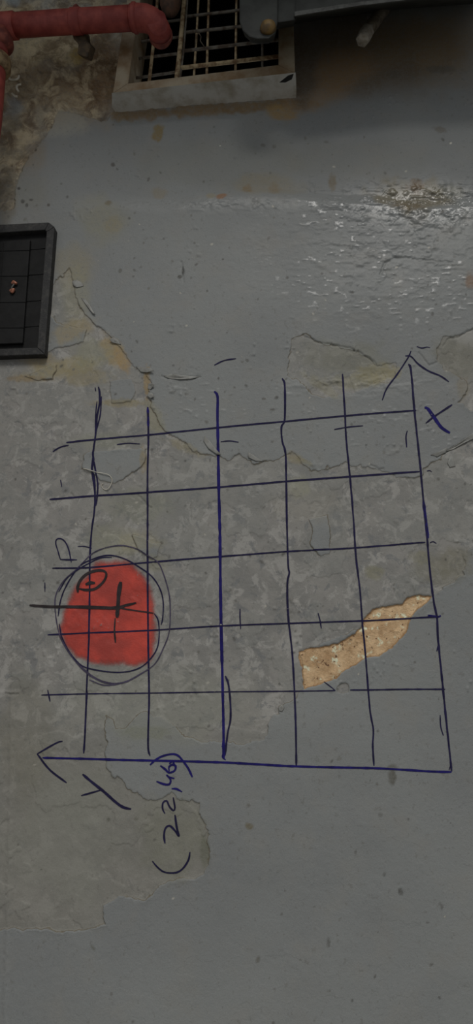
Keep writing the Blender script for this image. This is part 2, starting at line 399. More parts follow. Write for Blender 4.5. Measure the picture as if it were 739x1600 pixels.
# ------------------------------------------------------------------ wall material
t = NT('weathered_painted_render')
sp = t.attr('sd_peel'); st = t.attr('sd_tan'); ter_a = t.attr('sd_terrace'); sr = t.attr('rough_mask')
stc = t.attr('stain', 'Color'); sta = t.attr('stain_a')
micro = t.noise(420, 3, .6)
spn = t.math('ADD', sp, t.math('MULTIPLY', t.math('SUBTRACT', micro, .5), 1.6))
mp = t.mr(spn, -.35, .35)
stn = t.math('ADD', st, t.math('MULTIPLY', t.math('SUBTRACT', micro, .5), 1.6)); mt = t.mr(stn, -.4, .4)
big = t.noise(2.2, 4, .55); mid = t.noise(14, 5, .6); fine = t.noise(90, 4, .65); grain = t.noise(900, 2, .6)
pc = t.mix(t.mr(big, .35, .65), rgba((99,101,101)), rgba((106,108,107)))
pc = t.mix(t.mr(mid, .45, .75, 0, .45), pc, rgba((108,106,101)))
oc = t.mix(t.mr(mid, .38, .62), rgba((102,101,98)), rgba((113,111,107)))
oc = t.mix(t.mr(t.noise(22, 6, .7, dist=.6), .51, .58, 0, .95), oc, rgba((126,124,120)))
oc = t.mix(t.mr(t.noise(30, 5, .7, dist=.5), .38, .46, .8, 0), oc, rgba((91,92,92)))
oc = t.mix(t.mr(ter_a, -.6, .6, 0, .30), oc, rgba((106,107,103)))
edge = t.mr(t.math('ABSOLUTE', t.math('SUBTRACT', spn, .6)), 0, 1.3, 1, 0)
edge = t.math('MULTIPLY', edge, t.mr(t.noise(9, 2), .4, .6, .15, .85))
oc = t.mix(t.attr('faded'), oc, rgba((101,99,92)))
col = t.mix(mp, pc, oc)
col = t.mix(t.math('MULTIPLY', sta, t.mr(fine, .25, .6, .6, 1)), col, stc)
rv = t.mix(t.mr(t.noise(17, 6, .7, dist=.8), .40, .60), rgba((84,64,40)), rgba((170,156,128)))
col = t.mix(t.math('MULTIPLY', sr, t.mr(t.noise(11, 4, .6), .40, .62, .15, .75)), col, rv)
col = t.mix(edge, col, rgba((78,70,54)))  # brown dirt line along torn edges, also standing in for their thin shadow
tanc = t.mix(t.mr(t.noise(30, 5, .65), .35, .65), rgba((150,120,86)), rgba((186,158,122)))
tanc = t.mix(t.mr(t.noise(55, 3, .6), .56, .68), tanc, rgba((212,196,168)))
tanc = t.mix(t.mr(t.noise(150, 2, .5), .64, .70), tanc, rgba((92,64,40)))
tedge = t.mr(t.math('ABSOLUTE', t.math('SUBTRACT', stn, 1.0)), 0, 2.0, .75, 0)
tanc = t.mix(tedge, tanc, rgba((118,86,50)))
col = t.mix(mt, col, tanc)
col = t.mix(t.mr(fine, .30, .42, .35, 0), col, rgba((74,72,66)))
col = t.mix(t.mr(grain, .3, .7, .0, .16), col, rgba((140,138,132)))
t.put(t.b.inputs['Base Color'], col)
rough = t.mix(mp, (.56,.56,.56,1), (.68,.68,.68,1)); rough = t.mix(mt, rough, (.9,.9,.9,1)); rough = t.mix(sr, rough, (.85,.85,.85,1))
rough = t.mix(t.mr(t.noise(8, 3), .4, .6, 0, .25), rough, (.7,.7,.7,1))
rough = t.mix(t.attr('gloss'), rough, (.22,.22,.22,1)); t.put(t.b.inputs['Roughness'], rough)
hh = t.math('ADD', t.math('MULTIPLY', t.math('SUBTRACT', 1., mp), .9), t.math('MULTIPLY', mt, -1.2))
hh = t.math('ADD', hh, t.math('MULTIPLY', t.mr(ter_a, -.5, .5), .22))
b1 = t.bump(hh, .0010, .7)
b2 = t.bump(t.math('ADD', t.noise(60, 5, .6), t.math('MULTIPLY', t.noise(300, 3, .6), .35)), .0022, .5, b1)
b3 = t.bump(t.noise(160, 5, .7), .003, t.math('ADD', t.math('MULTIPLY', t.math('MAXIMUM', sr, mt), .8), .12), b2)
t.put(t.b.inputs['Normal'], b3)
M_WALL = t.m

t.b.inputs['Specular IOR Level'].default_value = .35
t.put(t.b.inputs['Specular IOR Level'], t.mr(t.attr('gloss'), 0, 1., .20, .8))
# ------------------------------------------------------------------ wall meshes: one height field, split into the wall and its parts
wall = empty('wall_back', (0, 0, 0), kind='structure')
nz, nx = GX.shape
idx = np.arange(nz*nx).reshape(nz, nx)
quads = np.stack([idx[:-1,:-1], idx[:-1,1:], idx[1:,1:], idx[1:,:-1]], -1).reshape(-1, 4)
def cell(a): return ((a[:-1,:-1]+a[:-1,1:]+a[1:,1:]+a[1:,:-1])/4).reshape(-1)
cls = np.zeros(len(quads), int)
cm, cu, cr, ct, cro = cell(s_main), cell(s_up), cell(s_rt), cell(s_tan), cell(s_rough)
cls[cm > 0] = 1; cls[cu > 0] = 2; cls[cr > 0] = 3; cls[cro > 0] = 4
for k in range(len(ISLANDS)): cls[(cell(s_isl[k]) > 0) & (cm > 0)] = 10+k
cls[ct > 0] = 5; cls[cell(s_flk) > 0] = 6
cls[(cell(s_open) > 0)] = -1
du = np.gradient(Yw, gx, axis=1); dv = np.gradient(Yw, gz, axis=0)
N = np.stack([du, -np.ones_like(du), dv], -1); N /= np.linalg.norm(N, axis=-1, keepdims=True)
Vall = np.stack([GX, Yw, GZ], -1).reshape(-1, 3); Nall = N.reshape(-1, 3)
A = dict(faded=sstep(1100, 1210, PY)*.65, gloss=np.clip(zone, 0, 1)*(1-r), sd_peel=s_peel, sd_tan=s_tan, sd_terrace=s_ter, rough_mask=r, stain_a=SA)
def part_mesh(name, sel, label=None):
    q = quads[sel]; u, inv = np.unique(q, return_inverse=True); inv = inv.reshape(-1)
    me = bpy.data.meshes.new(name)
    me.vertices.add(len(u)); me.vertices.foreach_set('co', Vall[u].astype(np.float32).ravel())
    me.loops.add(len(inv)); me.loops.foreach_set('vertex_index', inv.astype(np.int32))
    me.polygons.add(len(q)); me.polygons.foreach_set('loop_start', np.arange(0, len(inv), 4, dtype=np.int32))
    me.update(calc_edges=True); me.shade_smooth()
    for k, a in A.items():
        at_ = me.attributes.new(k, 'FLOAT', 'POINT'); at_.data.foreach_set('value', a.reshape(-1)[u].astype(np.float32))
    at_ = me.attributes.new('stain', 'FLOAT_COLOR', 'POINT')
    c4 = np.ones((len(u), 4), np.float32); c4[:, :3] = SCn.reshape(-1, 3)[u]; at_.data.foreach_set('color', c4.ravel())
    me.normals_split_custom_set_from_vertices(Nall[u].tolist())
    me.materials.append(M_WALL)
    o = bpy.data.objects.new(name, me); COL.objects.link(o); o.parent = wall
    if label: o['label'] = label
    return o
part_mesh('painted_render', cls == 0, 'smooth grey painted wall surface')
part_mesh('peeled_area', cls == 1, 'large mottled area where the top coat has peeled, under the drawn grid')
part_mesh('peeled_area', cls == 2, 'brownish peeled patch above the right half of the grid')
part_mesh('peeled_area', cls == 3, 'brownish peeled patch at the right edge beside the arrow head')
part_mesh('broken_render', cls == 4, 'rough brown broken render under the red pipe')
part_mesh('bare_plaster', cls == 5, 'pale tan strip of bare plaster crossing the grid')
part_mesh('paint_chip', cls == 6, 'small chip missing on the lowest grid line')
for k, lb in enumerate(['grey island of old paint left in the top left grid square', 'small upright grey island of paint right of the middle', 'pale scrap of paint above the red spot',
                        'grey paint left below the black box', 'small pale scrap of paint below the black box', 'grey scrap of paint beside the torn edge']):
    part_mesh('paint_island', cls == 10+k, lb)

# ------------------------------------------------------------------ strokes drawn on the wall
def ink(name, c, dry=.5, rough=.75):
    t = NT(name)
    t.put(t.b.inputs['Base Color'], t.mix(t.mr(t.noise(60, 3), .35, .65), rgba(c), rgba([v*1.25 for v in c])))
    t.b.inputs['Roughness'].default_value = rough
    t.b.inputs['Specular IOR Level'].default_value = .15
    tr = t.n('ShaderNodeBsdfTransparent'); mx = t.n('ShaderNodeMixShader')
    f = t.mr(t.noise(260, 4, .75), .66-dry*.20, .74-dry*.14, 1, .5)
    t.put(mx.inputs[0], f); t.t.links.new(tr.outputs[0], mx.inputs[1]); t.t.links.new(t.b.outputs[0], mx.inputs[2])
    t.t.links.new(mx.outputs[0], t.out.inputs['Surface'])
    return t.m
NAVY = ink('dark_navy_ink', (24,22,44), .30); BLUE = ink('blue_marker_ink', (22,19,66), .12); BLACK = ink('black_marker_ink', (36,32,33), .35); FAINT = ink('faint_dark_ink', (52,48,62), .75)

def stroke(name, pts, w, mat, parent, label=None, lift=.0007, taper=.6):
    p = spline(pts, 2.2); n = len(p)
    tg = np.gradient(p, axis=0); tg /= np.maximum(np.linalg.norm(tg, axis=1, keepdims=True), 1e-6)
    nm = np.stack([-tg[:,1], tg[:,0]], 1)
    ph = random.random()*99
    V = []; Fc = []
    for i in range(n):
        e = min(i, n-1-i); k = taper + (1-taper)*min(1, e/3.)
        ww = w*.5*k*(.82 + .36*float(vnoise(np.array(i*1.), np.array(ph), 4, 1)) + .1*float(vnoise(np.array(i*1.), np.array(ph), 1.3, 2)))
        for s in (-1, 1):
            q = p[i] + nm[i]*ww*s; P = at(q[0], q[1]); V.append((P.x, -(hsample(P.x, P.z) + lift), P.z))
    for i in range(n-1): Fc.append((2*i, 2*i+1, 2*i+3, 2*i+2))
    return mesh_obj(name, V, Fc, mat, parent, True, label)

def onwall(px, py, d=0.): 
    P = at(px, py); return (P.x, -hsample(P.x, P.z)-d, P.z)

grid = empty('coordinate_grid', onwall(390, 1195), 'hand-drawn blue five by five coordinate grid with two arrowed axes on the peeling grey wall', 'drawing')
V1 = [(154,605),(156,613),(156,631),(152,652),(150,676),(149,684),(146,709),(147,720),(144.6,733),(147.6,746),(149,776),(147.6,803),(144.6,822),(143,839),(141,870),(140,950),(139,1000),(137,1050),(135,1100),(133,1150),(131,1177)]
V2 = [(231,636),(232,660),(232,700),(231,740),(231,780),(231,850),(231,950),(232,1040),(233,1100),(232,1165),(235,1181)]
V3 = [(335,612),(340,620),(340,650),(341,700),(342,760),(344,850),(345,950),(346,1000),(348,1080),(349,1120),(350,1185)]
V4 = [(441,592),(445,604),(445,655),(440,668),(441,690),(446,708),(447,740),(448,800),(450,880),(452,895),(449,912),(450,960),(456,1015),(459,1060),(462,1130),(463,1196)]
V5 = [(535,585),(536,600),(539,650),(541,690),(547,750),(552,810),(556,870),(562,920),(566,970),(570,1010),(573,1050),(578,1110),(583,1140),(582,1165),(584,1196)]
stroke('grid_line', V1, 2.8, NAVY, grid); stroke('grid_line', V2, 2.8, NAVY, grid)
stroke('grid_line', V3, 4.2, BLUE, grid, 'thickest blue grid line')
stroke('grid_line', V4, 2.9, NAVY, grid); stroke('grid_line', V5, 2.7, NAVY, grid)
stroke('overdrawn_stroke', [(159,620),(157,649),(150,676),(149,690)], 2.2, NAVY, grid)
stroke('overdrawn_stroke', [(152,628),(150,649),(149,680)], 2, NAVY, grid)
stroke('overdrawn_stroke', [(149,606),(150,612)], 2.2, NAVY, grid)
stroke('overdrawn_stroke', [(147,720),(150.6,740),(153,758),(152,779),(150,791)], 2.6, NAVY, grid)
stroke('overdrawn_stroke', [(147,709),(144,735),(148,765),(149,785)], 2.2, NAVY, grid)
stroke('overdrawn_stroke', [(352,1056),(357,1070),(360,1100),(360,1125),(356,1145),(352,1180)], 3, NAVY, grid)
stroke('overdrawn_stroke', [(347,1165),(351,1172),(348,1182),(353,1187)], 2.6, BLUE, grid)
stroke('overdrawn_stroke', [(231,636),(231.5,650),(232,668)], 3.6, BLUE, grid)
stroke('grid_line', [(104,692),(150,687),(232,680),(340,669),(440,660),(545,650),(650,642)], 2.5, NAVY, grid)
stroke('grid_line', [(78,781),(150,775),(231,770),(340,762),(447,753),(510,748),(655,738)], 2.8, NAVY, grid)
stroke('grid_line', [(82,888),(140,887),(231,879),(345,870),(452,862),(560,856),(664,848)], 2.4, NAVY, grid)
stroke('grid_line', [(75,992),(140,989),(232,985),(345,978),(450,974),(565,970),(685,964)], 2.4, NAVY, grid)
stroke('grid_line', [(65,1086),(140,1084),(232,1083),(345,1081),(458,1080),(524,1079)], 1.9, NAVY, grid)
stroke('grid_line', [(547,1078),(575,1078),(640,1077),(695,1077)], 2.3, NAVY, grid)
stroke('axis_line', [(638,569),(642,580),(647,640),(651,680),(657,740),(662,795),(667,845),(671,890),(677,940),(682,965),(684,1000),(690,1060),(697,1130),(705,1205)], 3.0, NAVY, grid)
stroke('overdrawn_stroke', [(661,785),(663,800),(666,825),(668,842)], 4.4, BLUE, grid)
stroke('overdrawn_stroke', [(668,962),(684,964),(688,962)], 3.4, BLUE, grid)
stroke('axis_line', [(66,1184),(150,1186),(232,1188),(350,1191),(462,1197),(585,1200),(672,1205),(705,1206)], 3.4, BLUE, grid, 'blue axis line')
stroke('arrow_head', [(98,1158),(88,1161),(58,1178)], 2.4, NAVY, grid); stroke('arrow_head', [(58,1178),(78,1203),(104,1223)], 3, NAVY, grid)
stroke('arrow_head', [(642,549),(637,560),(620,586),(604,608),(597,626)], 2.2, NAVY, grid)
stroke('arrow_head', [(633,556.6),(642,557.5),(653,569),(669,580),(687.5,588),(701,597)], 2.3, NAVY, grid)
stroke('axis_letter', [(663,637.6),(668,639),(678,653),(687.5,666.7),(695,673),(702.6,677.4)], 4.6, BLUE, grid, 'thick blue stroke of the letter X')
stroke('axis_letter', [(706,633),(679,651),(665,662)], 2.9, NAVY, grid)
stroke('axis_letter', [(129,1209.6),(145.6,1223),(162,1236),(182,1253.5),(194,1261),(205.6,1263.6)], 4, NAVY, grid, 'long stroke of the letter Y')
stroke('axis_letter', [(127,1243),(141.5,1239),(159,1234)], 2.4, NAVY, grid)
for p, w in (([(83,706),(95,699),(108,696)],2.2),([(651,542),(658.5,544.5),(667,543),(671.5,544)],1.8),([(636,674),(634,683),(635,700)],2.2),([(335,571),(350,564),(369,561)],2.0),
  ([(183,695),(200,693),(219,694)],1.8),([(345,691),(360,690),(373,692)],2.0),([(522,672),(545,668),(567,666)],1.9),([(375,951),(375,965),(376,983)],2.0),([(497,958),(500,970),(502,982)],2.0),
  ([(687,1117),(688,1135),(692,1149)],2.0),([(682,1018),(684,1008)],2.4),([(506,1065),(514,1071),(524,1079)],1.9),([(75,1078),(78.6,1096)],2.2),([(70,910),(70.5,925)],1.8),
  ([(95,750),(97,761)],1.8),([(671,849),(676,847),(681,850)],1.8),([(666.5,737),(671,736),(674,738)],1.8),([(703,1196),(701,1203)],2.0),([(122,854),(132,854),(144,857)],1.8)):
    stroke('tick_mark', p, w, NAVY, grid)

note = empty('coordinate_note', onwall(268, 1365), 'handwritten coordinates (22, 46) in blue marker, turned upright, below the grid', 'writing')
stroke('bracket', [(235,1195),(243.6,1187),(255,1181),(270,1178),(279.5,1181),(288,1191),(295,1201),(301,1214)], 3.2, BLUE, note)
stroke('digit', [(251,1196),(259,1202),(264.5,1207),(273,1204),(275,1197),(270,1194.5),(264.5,1198),(265,1205)], 3.2, BLUE, note)
stroke('digit_stroke', [(265,1193.5),(270,1189),(273.5,1195.5)], 3.0, BLUE, note)
stroke('digit', [(245,1220.6),(257,1225),(265,1225),(267,1218),(260.6,1210.6)], 3.2, BLUE, note)
stroke('digit_stroke', [(260.6,1210),(265,1214),(273,1216)], 3.2, BLUE, note)
stroke('comma', [(268.6,1232),(276,1232.4),(285,1237)], 3.0, BLUE, note)
stroke('digit', [(258,1271),(254.5,1263.6),(255,1254),(260.6,1251),(265,1260),(271,1266),(273.5,1262),(271,1245.6)], 2.8, NAVY, note)
stroke('digit', [(258,1317.6),(256.4,1305),(258.7,1294),(265,1290),(273,1297),(279.5,1306),(276.7,1294),(273.5,1273)], 3.0, NAVY, note)
stroke('bracket', [(238,1345.5),(245.5,1354.5),(255,1362),(266,1364),(277.7,1362.5),(287,1355.5),(294.7,1343),(297,1331)], 2.6, NAVY, note)

# red sprayed spot: a film of paint that thins out at its rim
RED = [(152,886),(170,881),(190,879),(206,888),(220,905),(231,928),(238,955),(239,995),(236,1020),(225,1032),(190,1035),(150,1031),(122,1022),(104,1002),(96,985),(104,962),(114,936),(130,908)]
t = NT('sprayed_red_paint')
d = t.attr('film')
rc = t.mix(t.mr(t.noise(14, 4, .6), .35, .65), rgba((132,46,38), 1.75), rgba((164,56,44), 1.75))
t.put(t.b.inputs['Base Color'], rc); t.b.inputs['Roughness'].default_value = .6
tr = t.n('ShaderNodeBsdfTransparent'); mx = t.n('ShaderNodeMixShader')
t.put(mx.inputs[0], t.mr(t.math('ADD', d, t.math('MULTIPLY', t.math('SUBTRACT', t.noise(330, 3, .7), .5), .35)), .08, .85, 0, .96))
t.t.links.new(tr.outputs[0], mx.inputs[1]); t.t.links.new(t.b.outputs[0], mx.inputs[2]); t.t.links.new(mx.outputs[0], t.out.inputs['Surface'])
t.put(t.b.inputs['Normal'], t.bump(t.noise(300, 3), .0015, .4))
px_, py_ = np.meshgrid(np.arange(82, 258, 2.0), np.arange(866, 1048, 2.0))
dd = sdf(RED, px_ + (fbm(px_, py_, 20, 3, 1)-.5)*9, py_ + (fbm(px_, py_, 20, 3, 2)-.5)*9, 20)
den = sstep(-14, 11, dd)
Vr = []; 
for a, b in zip(px_.ravel(), py_.ravel()):
    P = at(a, b); Vr.append((P.x, -(hsample(P.x, P.z)+.00035), P.z))
nr, nc = px_.shape; Fr = []
for j in range(nr-1):
    for i in range(nc-1):
        if den[j:j+2, i:i+2].max() > .02: Fr.append((j*nc+i, j*nc+i+1, (j+1)*nc+i+1, (j+1)*nc+i))
red = mesh_obj('paint_spot', Vr, Fr, t.m)
ra = red.data.attributes.new('film', 'FLOAT', 'POINT'); ra.data.foreach_set('value', den.astype(np.float32).ravel())
tag(red, 'round red sprayed paint spot inside the pen circles on the grid', 'paint spot')

ring = empty('pen_circle', onwall(178, 1068), 'rough black and blue pen circles drawn around the red paint spot', 'drawing')
stroke('ring', [(122,888.5),(142.5,867),(163,857),(185,853),(200,854),(216,859),(230,868),(247,879),(256,898),(264,926),(266,954),(264,988),(255,1013),(241,1038),(216,1055),(197,1064.5),
 (178,1068),(153,1061),(132,1046),(113,1027),(97,1001),(89.6,976),(86.5,951),(88,929),(100.5,907),(122,888.5)], 1.8, FAINT, ring, lift=.001)
stroke('ring', [(91,963),(96,935),(107,910),(125,885),(144,874.5),(169,868),(194,873),(219,887),(237.6,901),(250,920),(255,941.5),(254,966),(251.6,976)], 1.9, NAVY, ring, lift=.001)
stroke('ring', [(241,958.6),(247,969.5),(248.5,994),(244,1016),(228,1036.5),(209.5,1047),(185,1050.5),(157,1048),(132,1042),(119,1032),(107,1016),(97,995),(93,975)], 1.9, NAVY, ring, lift=.001)
stroke('ring', [(98,1003),(110,1022),(124,1040),(142,1056),(163,1066),(180,1068),(200,1064),(222,1052)], 2.2, FAINT, ring, lift=.001)
stroke('ring', [(140,1062),(160,1070),(178,1070),(196,1066)], 1.7, FAINT, ring, lift=.001)
stroke('ring', [(92,925),(104,905),(120,892),(140,880),(158,872),(175,871)], 1.6, NAVY, ring, lift=.001)
cross = empty('plus_mark', onwall(183, 965), 'thick black marker plus sign on the red spot with a long left arm', 'marking')
stroke('bar', [(47,946),(80,948),(112,948),(140,948),(160,949),(183,949),(196,946),(213,942)], 3.6, BLACK, cross, lift=.0013)
stroke('bar', [(98,948),(140,949),(180,950),(195,947)], 4.6, BLACK, cross, lift=.0015)
stroke('bar', [(187,950),(205,953),(240,958)], 2, BLACK, cross, lift=.0013)
stroke('bar', [(189,909),(186,926),(184.6,944.6),(183,965)], 6, BLACK, cross, lift=.0016)
stroke('bar', [(180,966),(179,985),(180.6,1004)], 2.6, BLACK, cross, lift=.0013)
cd = empty('circled_dash', onwall(135, 924), 'small black oval with a dash inside, top left on the red spot', 'marking')
stroke('oval', [(122,926),(122,916.6),(127,905.7),(138,896),(153.5,891.7),(164,893),(166.5,899.5),(161,910),(149,920),(135,922),(124,920)], 3.8, BLACK, cd, lift=.0013)
stroke('dash', [(134,913.5),(141,911),(149,911)], 5, BLACK, cd, lift=.0015)
lp = empty('letter_mark', onwall(100, 878), 'thin pen letter P lying on its side, above left of the red spot', 'writing')
stroke('pen_stroke', [(95,874.5),(91,860.5),(88,850),(89,843.5),(95,842),(102,846.5),(108,859),(112,879)], 1.9, NAVY, lp)
stroke('pen_stroke', [(95,874.5),(107,875),(121,875)], 2.2, NAVY, lp)

# ------------------------------------------------------------------ materials of the fixtures
M_PIPE = simple('chalky_red_pipe_paint', (104,42,38), (130,60,52), .6, 30, .0006, lo=.35, hi=.7)
M_PIPED = simple('grimy_red_pipe_paint', (84,40,34), (118,62,50), .65, 40, .001)
M_BRASS = simple('dull_tan_ring', (118,100,72), (84,66,46), .6, 60, .0006)
M_FRAME = simple('stained_cream_window_frame', (128,118,100), (100,80,56), .7, 16, .0015, lo=.35, hi=.7)
M_FRAMEL = simple('pale_lit_sill', (160,159,155), (130,124,112), .6, 22, .0015, lo=.4, hi=.75)  # pale tone puts the light on the lower face into the colour
M_BAR = simple('rusty_cream_bar', (156,140,110), (104,82,58), .7, 50, .0006)
M_BARD = simple('dark_wire_bar', (96,92,84), (66,56,46), .7, 50, .0006)
M_DARK = simple('near_black_interior', (30,29,28), (18,18,18), .95, 10, .002, spec=.1)  # near-black colour stands in for the unlit opening; also on the sill chip
M_CASE = simple('dark_grey_green_metal', (46,48,45), (35,36,34), .7, 18, .001)
M_CASEL = simple('worn_grey_metal_edge', (68,69,66), (48,48,46), .7, 40, .001)
M_YEL = simple('mustard_cap', (96,74,34), (70,54,30), .6, 60, .0006)
M_BROWN = simple('brown_clay_stub', (76,54,40), (54,42,34), .8, 40, .001)
M_STUB = simple('grimy_plastic_stub', (92,84,72), (66,58,46), .8, 40, .001)
M_STUBL = simple('pale_cut_end', (138,132,122), (112,104,92), .8, 60, .001)
M_BLK = simple('black_plastic', (24,24,24), (19,19,19), .7, 30, .0008, spec=.2)
M_RIM = simple('dusty_black_rim', (27,27,27), (44,43,41), .7, 85, .0015, lo=.45, hi=.68)
M_COP = simple('copper_lug', (150,98,76), (104,66,50), .4, 120, .0006, metal=.3)
M_WHT = simple('off_white_thread', (168,164,152), (140,134,120), .7, 60, .0002)
M_CONC = simple('plain_concrete', (100,98,92), (84,82,76), .9, 6, .004)

# ------------------------------------------------------------------ window (barred vent opening)
win = empty('window_1', at(318, 150, -.02), kind='structure')
YF = -.045
def quad_prism(name, front, back, mat, parent, label=None, bw=.002):
    """closed solid between a front and a back outline (same count)"""
    n = len(front); V = [*front, *back]
    Fc = [tuple(range(n)), tuple(reversed(range(n, 2*n)))]
    for i in range(n): Fc.append((i, i+n, (i+1) % n + n, (i+1) % n))
    o = mesh_obj(name, V, Fc, mat, parent, False, label)
    bm = bmesh.new(); bm.from_mesh(o.data); bmesh.ops.recalc_face_normals(bm, faces=bm.faces); bm.to_mesh(o.data); bm.free()
    if bw: bevel(o, bw)
    return o
def flat(pts, y): return [at(x, yy, y) for x, yy in pts]
def push(P, y, rise=0.): return [Vector((p.x, y, p.z + abs(y-p.y)*rise)) for p in P]
fr = flat([(176,146),(200,130),(243,-160),(222,-160)], YF); quad_prism('window_frame', fr, push(fr, .05), M_FRAME, win, 'brown-stained left jamb')
fr = flat([(435,101),(461,114),(452,-160),(436,-160)], YF); quad_prism('window_frame', fr, push(fr, .05), M_FRAME, win, 'dark-stained right jamb')
fr = flat([(176,146),(461,114),(435,101),(200,130)], YF-.001); quad_prism('window_frame', fr, push(fr, .05), M_FRAME, win)
# sill: sloping face below the bottom rail, tilted and coloured pale to look lit
a0, a1 = at(174.5,145,YF-.004), at(462,113,YF-.004); b0, b1 = at(175,167,-.006), at(463,137,-.006)
up0, up1 = a0 + Vector((0,0,.006)), a1 + Vector((0,0,.006))
sill = quad_prism('window_sill', [a0, a1, b1, b0], [Vector((a0.x,.03,a0.z)), Vector((a1.x,.03,a1.z)), Vector((b1.x,.03,b1.z+.034)), Vector((b0.x,.03,b0.z+.034))], M_FRAMEL, win, 'sloping sill coloured pale as if lit', .003)
mesh_obj('sill_chip', [at(436,129,-.052), at(450,118,-.058), at(459,115,-.056), at(456,124,-.05), at(446,129,-.05)], [(0,1,2,3,4)], M_DARK, win, False, 'dark chip at the right end of the sill')
# recess behind
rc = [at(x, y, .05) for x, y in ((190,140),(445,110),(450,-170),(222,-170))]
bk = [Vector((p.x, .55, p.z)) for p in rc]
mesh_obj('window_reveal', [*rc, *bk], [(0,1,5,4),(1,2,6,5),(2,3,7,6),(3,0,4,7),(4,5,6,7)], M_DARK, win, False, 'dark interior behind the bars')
def rod(pts, w, mat, y, name='bar', label=None):
    P = [at(a, b, y) for a, b in pts]; rr = w*.5*mpp(pts[0][0], pts[0][1], y)
    return tube(name, P, rr, mat, win, 8, label=label)
YB = -.002
rod([(276,124),(281,80),(288,0),(296,-120)], 8, M_BAR, YB, label='thick upright bar in the middle of the window')
rod([(281.5,123),(287,80),(293,0),(300,-120)], 3, M_BARD, YB-.006)
rod([(233,128),(239,75),(246,0),(256,-120)], 5.5, M_BAR, YB)
rod([(303,118),(306,73),(310,0),(316,-120)], 3.6, M_BAR, YB); rod([(323,116),(325,46),(329,-120)], 4.0, M_BAR, YB)
rod([(368,109),(369,42),(372,-120)], 4.0, M_BAR, YB); rod([(410,103),(410,40),(410,-120)], 3.6, M_BARD, YB)
rod([(198,124),(273,113)], 4.2, M_BARD, YB+.006); rod([(204,93),(277,84)], 4.2, M_BARD, YB+.006); rod([(208,67),(236,63),(280,58)], 4.2, M_BARD, YB+.006); rod([(216,40),(284,31)], 4.0, M_BARD, YB+.006)
rod([(283,106),(360,97),(437,88)], 6.0, M_BAR, YB-.008, label='palest crossbar of the window grille'); rod([(284,80),(437,62)], 4.8, M_BARD, YB-.004)
rod([(288,51),(371,42),(440,34)], 4.8, M_BARD, YB-.004); rod([(290,26),(367,17),(440,9)], 4.4, M_BARD, YB-.004); rod([(294,-4),(440,-20)], 4.4, M_BARD, YB-.004)
loop = [(305,73),(306,62),(307,54),(311,52),(314,57),(313,64),(317,70),(320,74)]
lw = tube('wire_loop', [at(a, b, -.02) for a, b in loop], .0012, M_STUB, None, 6)
tag(lw, 'small loose wire loop hanging on the window grille', 'wire')

# ------------------------------------------------------------------ red pipe
YP = -.115
pipe = empty('red_pipe', at(110, 35, YP), 'red painted drain pipe running level to an elbow in front of the barred window', 'pipe')
rp = 17.*mpp(110, 35, YP)
tube('pipe_run', [at(20,40,YP), at(110,34,YP), at(214,28,YP)], rp, M_PIPE, pipe, 28)
tube('coupling', [at(112,34,YP), at(113,34,YP), at(127,33,YP), at(128,33,YP)], [rp*1.02, rp*1.07, rp*1.07, rp*1.02], M_PIPE, pipe, 28)
nut = tube('clamp_bolt', [at(119,24,YP-.004), at(119,12,YP-.004), at(119,8,YP-.004)], [.012, .009, .004], M_PIPED, pipe, 8)
el = [(205,28.6,0),(216,28,0),(228,29,0),(238,33,.005),(245,40,.013),(249,48,.024),(251,55,.038)]
re = 19.*mpp(230, 30, YP)
tube('elbow', [at(a, b, YP+c) for a, b, c in el], [re*.98, re, re*1.0, re*.99, re*.97, re*.95, re*.94], M_PIPE, pipe, 28, hollow=.004)
tube('elbow_lip', [at(207,28.4,YP), at(209,28.3,YP), at(213,28.1,YP), at(215,28,YP)], [re*1.0, re*1.09, re*1.09, re*1.0], M_PIPE, pipe, 28)
tube('elbow_lip', [at(250.4,52.5,YP+.033), at(250.6,53.5,YP+.035), at(251.6,57.5,YP+.043), at(251.8,58,YP+.0445)], [re*.95, re*1.0, re*1.0, re*.92], M_PIPED, pipe, 28, cap=False)
# tee and downpipe
tube('tee_joint', [at(-34,44,YP), at(-8,42,YP), at(14,41,YP), at(24,40,YP), at(26,40,YP)], [rp*1.0, rp*1.12, rp*1.12, rp*1.12, rp*1.0], M_PIPE, pipe, 28)
tube('branch', [at(-8,42,YP), at(-5,60,YP+.004), at(-5,84,YP+.008)], [rp*1.05, rp*1.0, rp*.95], M_PIPE, pipe, 28)
tube('collar', [at(-5,54,YP+.003), at(-4,58,YP+.003), at(-2,70,YP+.005), at(-2,76,YP+.006)], [rp*1.1, rp*1.35, rp*1.35, rp*1.05], M_PIPED, pipe, 28)
tube('tan_ring', [at(-5,92,YP+.01), at(-4,95,YP+.01), at(-5,108,YP+.01), at(-5,112,YP+.01)], [rp*1.0, rp*1.22, rp*1.22, rp*1.0], M_BRASS, pipe, 28, label='dull tan sealing ring')
tube('downpipe', [at(-5,80,YP+.01), at(-8,120,YP+.01), at(-14,190,YP+.01), at(-46,420,YP+.01), at(-230,1600,YP+.01)], rp*.92, M_PIPE, pipe, 24)
br = [at(x, y, -.09) for x, y in ((112,48),(132,47),(134,62),(142,70),(136,90),(120,84),(122,68),(114,60))]
quad_prism('wall_bracket', br, push(br, -.05, .9), simple('dark_mortar', (70,58,42), (52,44,34), .9, 50, .003), pipe, 'dark mortar lump under the pipe', .004)

